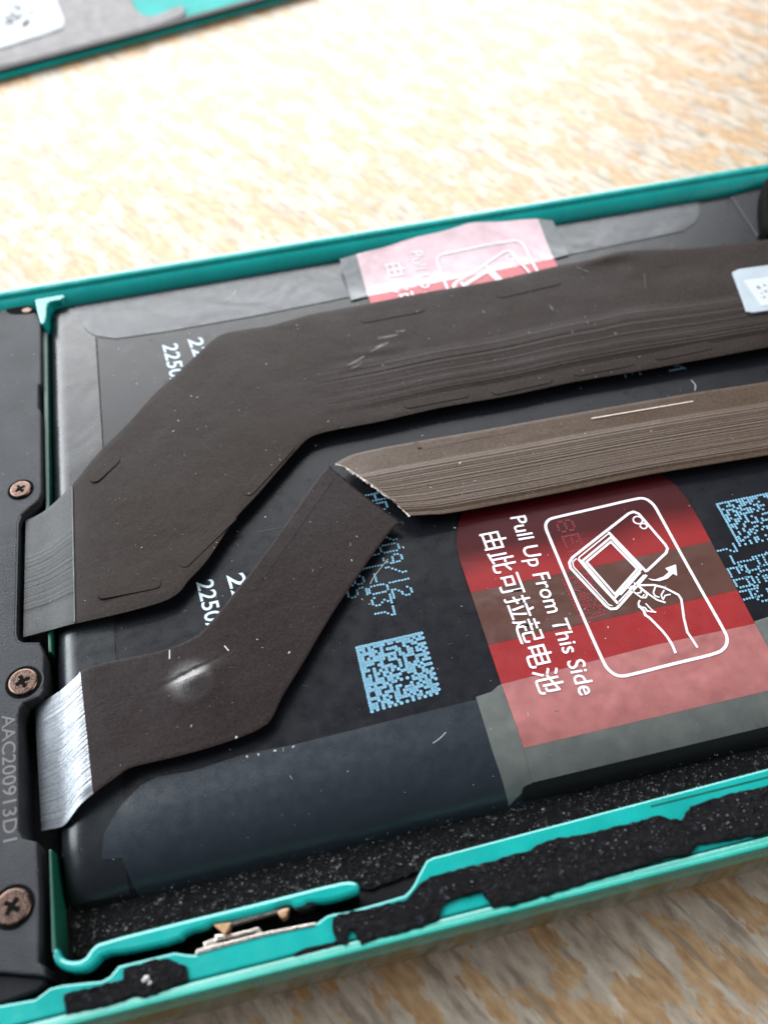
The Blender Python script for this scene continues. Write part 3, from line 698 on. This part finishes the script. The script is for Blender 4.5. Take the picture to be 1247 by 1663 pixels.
def z1(x, y):
    # a soft pucker near the middle and two dents at the far edge
    z = 0
    for (cx, cy, sx, sy, h) in BUMPS1: z += h * math.exp(-((x - cx) / sx) ** 2 - ((y - cy) / sy) ** 2)
    return z
bc = [(34.7,56.65),(32.93,55.22),(64.86,61.5),(63.51,64.63),(69.7,60.77)]
BUMPS1 = [(bc[0][0], bc[0][1], 2.4, .5, .10), (bc[1][0], bc[1][1], 2.0, .4, .10), (bc[2][0], bc[2][1], .5, 2.2, .10), (bc[3][0], bc[3][1], 2.5, .8, .22), (bc[4][0], bc[4][1], 4, 2, -.10), (70, 54, 14, 5, .12), (22, 50, 6, 6, .08)]
cab1 = ribbon('ribbon_cable', c1A, c1B, 'cable_main', ph, .12, 5, 44, z1)
cab1['label'] = 'wide unbroken dark brown ribbon cable on the far side'
tpA = [(x, y, z + .05) for x, y, z in c1A]; tpB = [(x, y, z + .05) for x, y, z in c1B]
ribbon('clear_tape', tpA, tpB, 'cable_tape', cab1, .04, 5, 44, z1, stop=2)
strokes('tape_edge', [([(2.67,46.19),(2.55,38.24),(2.45,31.09)], .10, False)], -.68, 'clear', cab1)
for (a, b, w_) in [((158,966),(260,944),1.15), ((296,918),(380,838),1.2), ((398,804),(474,722),1.2), ((148,782),(192,742),1.2), ((655,658),(762,638),1.0), ((797,636),(897,614),1.0), ((930,606),(1028,587),1.0), ((1062,580),(1158,560),1.0), ((1185,553),(1290,535),1.0), ((806,480),(910,456),1.0), ((1020,434),(1120,424),1.0), ((585,520),(690,500),.9)]: 
    pass
PADS = [[(4.52,33.27),(10.1,33.18)], [(11.9,34.46),(17.36,39.02)], [(18.61,41.0),(23.93,46.04)], [(4.52,46.21),(7.23,48.67)], [(35.7,48.4),(42.57,48.39)], [(44.73,48.01),(51.36,48.26)], [(53.6,48.41),(60.19,48.45)], [(62.51,48.5),(69.16,48.66)], [(71.1,48.82),(78.37,48.67)], [(49.55,61.79),(57.17,62.34)], [(65.3,62.59),(72.38,61.83)], [(34.12,61.71),(41.41,61.84)]]
for q in PADS: pad(q, 1.15, lambda x, y: ZC + z1(x, y), cab1, 'cable_main', .055)
# white square sticker on the wide cable
sq = [(75.86,58.48),(76.81,58.77),(86.19,58.16),(83.62,51.39),(75.03,51.81),(74.49,52.16)]
slab('sticker', sq, -.12, -.5, 'sticker_edge', cab1, .05)
sq2 = [(76.36,56.82),(85.21,56.42),(83.7,52.27),(76.32,52.47)]
slab('sticker_face', sq2, -.08, -.3, 'sticker', cab1, .04)
V, F = [], []; rg = random.Random(4); a, b, c, d = [Vector(q) for q in sq2]
for i in range(60):
    s_, t = rg.uniform(.08, .95), rg.uniform(.25, .75); p_ = a.lerp(b, s_).lerp(d.lerp(c, s_), t); disc_geo(V, F, p_.x, p_.y, rg.uniform(.06, .16), -.07, 6)
link_mesh('sticker_marks', V, F, 'seam', cab1)['kind'] = 'stuff'

# lower cable: bend at the plate with its glare painted pale, then up to the tear
c2A = [(-1.56,24.5,-2.5),(-0.99,24.69,-2.0),(1.02,25.03,-1.02),(2.29,25.69,-0.68),(2.78,26.11,-0.6),(3.61,26.34,-0.55),(5.78,26.48,-0.6),(8.85,26.43,-0.6),(10.77,26.67,-0.6),(12.21,27.04,-0.6),(13.16,27.59,-0.6),(14.58,28.91,-0.6),(16.88,31.34,-0.6),(18.76,33.33,-0.6),(21.57,36.57,-0.6),(25.47,41.2,-0.6),(26.86,42.55,-0.6)]
c2B = [(-1.23,14.39,-2.9),(-0.46,14.17,-2.35),(0.98,13.81,-1.25),(2.29,14.76,-0.62),(3.41,15.42,-0.5),(5.23,16.31,-0.5),(6.49,16.81,-0.5),(10.04,16.91,-0.6),(13.14,17.13,-0.7),(15.62,17.47,-0.7),(16.7,17.79,-0.7),(17.52,18.28,-0.7),(18.82,20.15,-0.7),(20.8,22.51,-0.7),(24.72,27.29,-0.7),(30.79,33.7,-0.7),(32.27,34.32,-0.7)]
fk = [(9.97,23.4),(13.65,24.63),(14.79,25.52),(11.67,23.73),(11.76,22.68)]
def z2(x, y):
    z = 0
    ax, ay = fk[0]; bx, by = fk[1]; dx, dy = bx - ax, by - ay; L_ = math.hypot(dx, dy)
    s_ = ((x - ax) * dx + (y - ay) * dy) / L_; t = ((x - ax) * -dy + (y - ay) * dx) / L_     # t>0 : far side of the crease
    win = math.exp(-((s_ - L_ * .45) / (L_ * .55)) ** 2)
    if t > 0: z += .12 * win * math.exp(-t / 1.0)
    else: z += (-.04 * math.exp(t / .2) + .62 * (1 - math.exp(t / .8)) * math.exp(t / 2.2)) * win
    return z
cab2 = ribbon('ribbon_cable', c2A[4:], c2B[4:], 'cable_low', ph, .12, 6, 60, z2, bow1=(-.10, -.30))
cab2['label'] = 'creased left piece of the torn ribbon cable'
bend = ribbon('shiny_lit_bend', c2A[:5], c2B[:5], 'cable_bend_lit', cab2, .1, 6, 24)
PADS = [[(16.98,30.47),(26.31,41.22)]]
for q in PADS: pad([(q[0][0] + .5, q[0][1]), (q[1][0] + .5, q[1][1])], 1.0, lambda x, y: -.63, cab2, 'cable_low', .03)
# ragged torn lips
def torn(line, z, name, parent, mat, w_=.16, amp=.10):
    pts = dense(line, .18, False); V, F = [], []
    for i, (x, y) in enumerate(pts):
        j = random.uniform(-amp, amp); wv = w_ * random.uniform(.5, 1.3)
        V += [(x + j * .4, y + j, z + .02), (x + j * .4 - wv * .55, y + j - wv, z - random.uniform(.02, .12)), (x - wv * .2, y - wv * .6, z - .16)]
    for i in range(len(pts) - 1):
        a = 3 * i
        for k in range(3): F.append((a + k, a + 3 + k, a + 3 + (k + 1) % 3, a + (k + 1) % 3))
    return link_mesh(name, V, F, mat, parent)
c3A = [(27.59,42.46,-0.25),(29.18,43.17,-0.35),(31.66,43.38,-0.4),(35.58,43.35,-0.4),(43.4,43.07,-0.3),(52.82,42.83,-0.2),(63.04,42.51,-0.1),(71.89,42.08,-0.1),(82.11,41.86,-0.1)]
c3B = [(32.99,34.66,-0.15),(34.75,34.48,-0.3),(36.45,34.31,-0.45),(40.74,34.25,-0.55),(46.68,34.2,-0.6),(55.37,34.19,-0.6),(61.88,33.93,-0.6),(67.84,33.66,-0.6),(77.43,33.3,-0.6)]
cab3 = ribbon('ribbon_cable', c3A, c3B, 'cable_right', ph, .13, 6, 44, bow0=(.12, .34))
cab3['label'] = 'right piece of the torn ribbon cable, its lit tone painted in'
torn([(27.59,42.44),(28.36,41.78),(29.39,40.44),(30.22,39.32),(30.92,38.24),(31.94,36.8),(32.57,35.54),(33.01,34.71)], -.2, 'torn_edge', cab3, 'torn', .15, .025)
torn([(26.94,42.63),(28.0,40.73),(28.92,39.13),(30.12,37.34),(31.12,35.85),(32.33,34.32)], -.6, 'torn_edge', cab2, 'cable_low', .10, .06)
strokes('embossed_line', [([(35.71,43.12),(36.11,42.29),(40.67,42.26),(49.37,42.01)], .06, False)], -.30, 'cable_right', cab3)
strokes('painted_edge_glint', [([(53.06,41.76),(63.57,41.44)], .10, False)], -.13, 'torn', cab3)  # pale strip painted for the light along the cable's upper edge
slab('edge_step', [(35.57,43.31),(35.71,42.39),(36.02,42.4),(35.88,43.32)], -.33, -.45, 'cable_right', cab3, .02)

# ------------------------------------------------------------------ cover plate with screws
pl = [(-9.78,1.35),(-15.74,80.46),(-5.95,75.5),(-2.67,74.86),(-2.26,73.06),(-1.17,72.57),(-0.7,72.55),(-0.11,71.04),(-0.2,61.17),(-0.45,60.87),(-0.48,57.65),(-0.24,57.06),(-0.28,46.33),(-0.58,45.49),(-2.17,44.11),(-2.45,43.09),(-2.6,31.21),(-2.44,30.56),(-1.98,30.21),(-0.59,29.87),(-0.25,28.64),(-0.34,25.25),(-0.64,24.82),(-1.92,24.52),(-2.26,24.05),(-2.36,23.36),(-2.27,14.0),(-2.0,13.38),(-0.97,12.9),(-0.78,8.71),(-0.9,4.48),(-0.48,4.02),(-0.45,3.46),(-3.47,4.41),(-10.07,5.18)]
plate = slab('cover_plate', pl[1:], -.9, -5, 'plate', ph, .16)
plate['label'] = 'dark sandy cover plate along the left'
lb = [(-10.34,5.34),(-3.69,4.57),(-0.6,3.56),(-0.52,3.03),(-1.19,2.68),(-2.26,2.59),(-3.65,2.49),(-10.15,2.8)]
slab('lower_step', lb, -1.5, -5, 'black_plastic', plate, .25)
strokes('plate_edge_bead', [([(-2.17,43.96),(-2.45,43.09),(-2.6,31.21),(-2.44,30.5),(-1.98,30.15),(-0.6,29.81)], .12, False)], -.89, 'plate', plate)
a = [(-3.63,23.78),(-3.52,13.37),(-2.95,23.61)]
lettering('engraved_code', 'AAC200913D1', a[0], (a[0][0] + .25, a[1][1]), (a[0][0] + 1.05, a[0][1]), -.885, 'grey_border', plate, .004)
def screw(px, py, r, z, ang):
    q = cyl('screw', px, py, z - .6, z + .10, r, 'bronze', ph, 48, .16)
    hs = []
    rr = r * .50; ww = r * .15
    pts = []
    for k in range(4):
        a_ = ang + k * math.pi / 2; d = Vector((math.cos(a_), math.sin(a_))); n_ = Vector((-d.y, d.x)); c_ = Vector((px, py))
        pts += [tuple(c_ + d * ww * 1.1 - n_ * ww * 1.0), tuple(c_ + d * rr - n_ * ww * .9), tuple(c_ + d * rr + n_ * ww * .9)]
    V = [(x, y, z + .105) for x, y in pts] + [(px + (x - px) * .45, py + (y - py) * .45, z - .0) for x, y in pts] 
    o = slab('cross_slot', pts, z + .108, z + .05, 'hole', q, .003)
    # worn chamfers catching light at the slot
    for k in range(4):
        a_ = ang + k * math.pi / 2 + .62; d = Vector((math.cos(a_), math.sin(a_)))
        if k % 2: cyl('worn_burr', px + d.x * r * .30, py + d.y * r * .30, z + .06, z + .17, r * .085, 'bronze', q, 10, .04)
    ring = [(px + r * 1.22 * math.cos(t * math.pi / 20), py + r * 1.22 * math.sin(t * math.pi / 20)) for t in range(40)]
    slab('countersink', ring, z - .095, z - .3, 'hole', q, .01)
    strokes('countersink_rim', [([(px + r * 1.30 * math.cos(t * math.pi / 20), py + r * 1.30 * math.sin(t * math.pi / 20)) for t in range(40)], r * .12, True)], z - .088, 'plate', q)
    return q
for (c_, r, ang) in (([(-2.19,47.15)][0], 1.02, .5), ([(-1.92,26.41)][0], 1.22, .35), ([(-2.63,8.56)][0], 1.30, .9)):
    screw(c_[0], c_[1], r, -.8, ang)

slab('screw_recess', [(-4.0,74.09),(-3.2,74.72),(-1.15,73.76),(-0.68,72.9),(-1.16,72.4),(-3.05,72.79),(-3.72,73.18)], -.87, -1.2, 'hole', plate, .02, smooth=1)
slab('copper_flake', [(-2.22,73.35),(-1.55,73.6),(-1.0,73.14),(-1.28,72.69),(-1.95,72.76)], -.82, -1.0, 'bronze', plate, .05, smooth=1)
# ------------------------------------------------------------------ camera module corner at the far right
slab('rear_module', [(86.19,72.29),(84.17,68.54),(81.83,62.61),(88.11,62.09),(94.27,73.5),(87.96,73.9)], .3, -5, 'hole', ph, .6, smooth=2)
slab('board_shield', [(82.76,72.93),(87.41,73.63),(83.6,65.04),(82.43,64.87)], -1.4, -4, 'battery', ph, .2)

# ------------------------------------------------------------------ back cover lying on the table
bc_ = thing('phone_back_cover', 'removed teal phone back cover lying inside up on the table at the top left', 'back cover')
eo = [(-7.95,139.11),(1.72,141.44),(12.26,144.52),(23.21,147.51),(37.54,151.81)]
d_ = Vector((eo[-1][0] - eo[0][0], eo[-1][1] - eo[0][1])).normalized(); n_ = Vector((-d_.y, d_.x))
P0 = Vector(eo[0]) - d_ * 60; P1 = Vector(eo[-1]) + d_ * 25
def quad(o0, o1, a=P0, b=P1): return [tuple(a + n_ * o0), tuple(b + n_ * o0), tuple(b + n_ * o1), tuple(a + n_ * o1)]
slab('shell', quad(0, 70), -7.6, -8.27, 'teal_matte', bc_, .35)
bo = [(-13.6,140.7),(-7.88,141.8),(-2.07,142.91),(6.85,144.83),(12.44,146.14),(19.27,148.87),(22.5,150.12),(22.84,153.59),(20.71,153.31),(17.4,151.16),(15.61,152.11),(14.36,155.15),(13.48,162.81),(15.08,188.29),(-15.14,181.11)]
slab('adhesive_border', bo, -7.25, -7.65, 'grey_border', bc_, .15, smooth=1)
slab('edge_lip', [(-26.29,136.26),(-7.78,139.83),(12.41,144.9),(30.87,149.93),(46.6,154.55),(46.94,156.36),(31.07,151.44),(12.51,146.54),(-7.81,141.39),(-26.42,137.75)], -7.05, -7.65, 'black_plastic', bc_, .1)
ws = [(-15.04,180.6),(-0.67,176.35),(1.47,161.18),(2.84,152.74),(1.88,150.65),(-7.89,146.99),(-13.67,144.62)]
st_ = slab('sticker', ws, -7.05, -7.4, 'sticker', bc_, .1, smooth=1)
V, F = [], []; rg = random.Random(14)
for q in [(-7.22,157.9),(-6.59,156.62),(-5.99,158.21),(-5.16,156.64),(-4.45,157.76),(-3.73,154.27),(-3.53,154.86),(-3.94,153.67),(-6.98,154.98),(-6.17,155.18),(-2.7,157.7),(-4.98,160.16),(-7.46,160.42),(-5.81,161.31)]: disc_geo(V, F, q[0], q[1], rg.uniform(.3, .8), -7.03, 7)
link_mesh('sticker_marks', V, F, 'black_plastic', st_)['kind'] = 'stuff'

# ------------------------------------------------------------------ dust and lint lying on the phone (nobody could count it)
bpy.context.view_layer.update(); dg = bpy.context.evaluated_depsgraph_get(); sc = bpy.context.scene
V, F = [], []; rg = random.Random(11); SC = []
PXS = dict(zip((((560,598),(601,575)),((566,600),(590,590)),((596,573),(632,556)),((612,550),(650,543)),((640,538),(664,536)),((888,490),(901,508)),((934,432),(958,442)),((1045,445),(1048,470))), (lambda L_: [L_[i:i + 2] for i in range(0, len(L_), 2)])([(31.03,54.97),(34.03,56.35),(31.37,54.7),(33.05,55.19),(33.76,56.61),(36.38,57.56),(35.24,58.44),(37.81,58.45),(37.28,59.08),(38.86,58.87),(54.59,59.42),(54.84,57.5),(59.63,64.32),(60.86,62.89),(66.52,61.06),(65.72,58.59)])))
def drop(x, y):
    ok, loc, nor, idx, ob, mt = sc.ray_cast(dg, Vector((x * S, y * S, 3)), Vector((0, 0, -1)))
    return (loc.z / S) if ok else None
def speck(x, y, r, el=1., a=0., V=V, F=F):
    z = drop(x, y)
    if z is None or z < -4.5: return
    b = len(V); n = 5
    for k in range(n):
        t = 2 * math.pi * k / n; px_, py_ = r * el * math.cos(t) * rg.uniform(.6, 1.2), r * math.sin(t) * rg.uniform(.6, 1.2)
        V.append((x + px_ * math.cos(a) - py_ * math.sin(a), y + px_ * math.sin(a) + py_ * math.cos(a), z + .004))
    V.append((x, y, z + r * 1.1))
    for k in range(n): F.append((b + k, b + (k + 1) % n, b + n))
for _ in range(520):
    speck(rg.uniform(-4, 66), rg.uniform(9, 70), abs(rg.gauss(0, .018)) + .010)
g2b = [q for q in g2]; GV, GF = [], []
for _ in range(2600):      # crumbs caught on the foam and the tar-like residue
    x, y = rg.uniform(1, 62), rg.uniform(1.6, 8.8)
    if y > 5.4 or inside((x, y), g2b) or inside((x, y), g1):
        z = drop(x, y)
        if z is not None and (z < -3.5 and y > 5.0 or inside((x, y), g2b) or inside((x, y), g1)):
            if y > 5.0 or rg.random() < .8: speck(x, y, rg.choice((.015, .022, .03, .045)) * rg.uniform(.6, 1.4), rg.uniform(1, 2.6), rg.uniform(-.6, 1.2), GV, GF)
for _ in range(60):
    speck(rg.uniform(0, 62), rg.uniform(16, 66), rg.uniform(.03, .06), rg.uniform(1, 3), rg.uniform(0, 3))
speck(*[(6.37,1.62)][0], .30, 1.5, .6); speck(*[(6.63,1.29)][0], .18, 1.5, .3)
for q in [(7.93,65.05),(15.7,65.51),(15.01,55.01),(15.61,54.68),(9.52,59.32),(13.21,53.37),(13.39,51.95),(12.77,50.68),(31.78,32.34),(30.44,37.78),(19.9,23.76),(14.64,17.41),(16.04,15.93),(17.36,15.92),(15.17,15.98),(18.83,15.93)]: speck(q[0], q[1], .09, 1.6, rg.uniform(0, 3))
def fibre(pts, r=.022):
    for (x0, y0), (x1, y1) in zip(pts, pts[1:]):
        z0, z1_ = drop(x0, y0), drop(x1, y1)
        if z0 is None or z1_ is None: continue
        d = Vector((x1 - x0, y1 - y0)).normalized(); n2 = Vector((-d.y, d.x)) * r; b = len(V)
        for (x, y, z) in ((x0, y0, z0), (x1, y1, z1_)): V.extend([(x - n2.x, y - n2.y, z + .01), (x, y, z + .05), (x + n2.x, y + n2.y, z + .01)])
        F.extend([(b, b + 3, b + 4, b + 1), (b + 1, b + 4, b + 5, b + 2)])
fibre(chaikin([(27.99,29.23),(28.41,29.85),(29.55,30.91),(30.13,31.44)], 2, False), .035)
fibre(chaikin([(65.5,45.41),(65.7,44.64),(65.25,43.94)], 2, False), .03)
fibre(chaikin([(29.62,13.62),(30.29,13.88),(30.85,14.27)], 1, False), .03)
fibre(chaikin([(20.1,69.5),(20.87,70.05),(21.67,71.25)], 1, False), .05)
fibre([(14.72,25.65),(15.02,25.1)], .05); fibre([(10.2,26.34),(10.12,25.48)], .05)
for _ in range(26):
    x, y = rg.uniform(0, 60), rg.uniform(12, 66); a = rg.uniform(0, 6.3); fibre([(x, y), (x + .35 * math.cos(a), y + .35 * math.sin(a))], .014)
for a_, b_ in (((560,598),(601,575)),((566,600),(590,590)),((596,573),(632,556)),((612,550),(650,543)),((640,538),(664,536)),((888,490),(901,508)),((934,432),(958,442)),((1045,445),(1048,470))):
    q = PXS[(a_, b_)]; zs = [drop(*p_) for p_ in q]
    if None in zs: continue
    d = Vector((q[1][0] - q[0][0], q[1][1] - q[0][1])); n2 = Vector((-d.y, d.x)).normalized()
    for k in range(5):
        o_ = n2 * rg.uniform(-.14, .14); t0, t1 = rg.uniform(0, .5), rg.uniform(.6, 1)
        SC.append(([(q[0][0] + d.x * t + o_.x, q[0][1] + d.y * t + o_.y) for t in (t0, (t0 + t1) / 2, t1)], rg.uniform(.02, .05), False, max(zs) + .03))
for pts_, w_, cl_, z_ in SC: strokes('scratch', [(pts_, w_, cl_)], z_, 'scuff', cab1)
gr = link_mesh('grit', GV, GF, 'grit', None)
gr['kind'] = 'stuff'; gr['label'] = 'grey glinting grit caught in the black foam and tarry residue along the near edge'; gr['category'] = 'grit'
du = link_mesh('dust_specks', V, F, 'dust', None)
du['kind'] = 'stuff'; du['label'] = 'pale dust specks and lint scattered over the battery and cables'; du['category'] = 'dust'
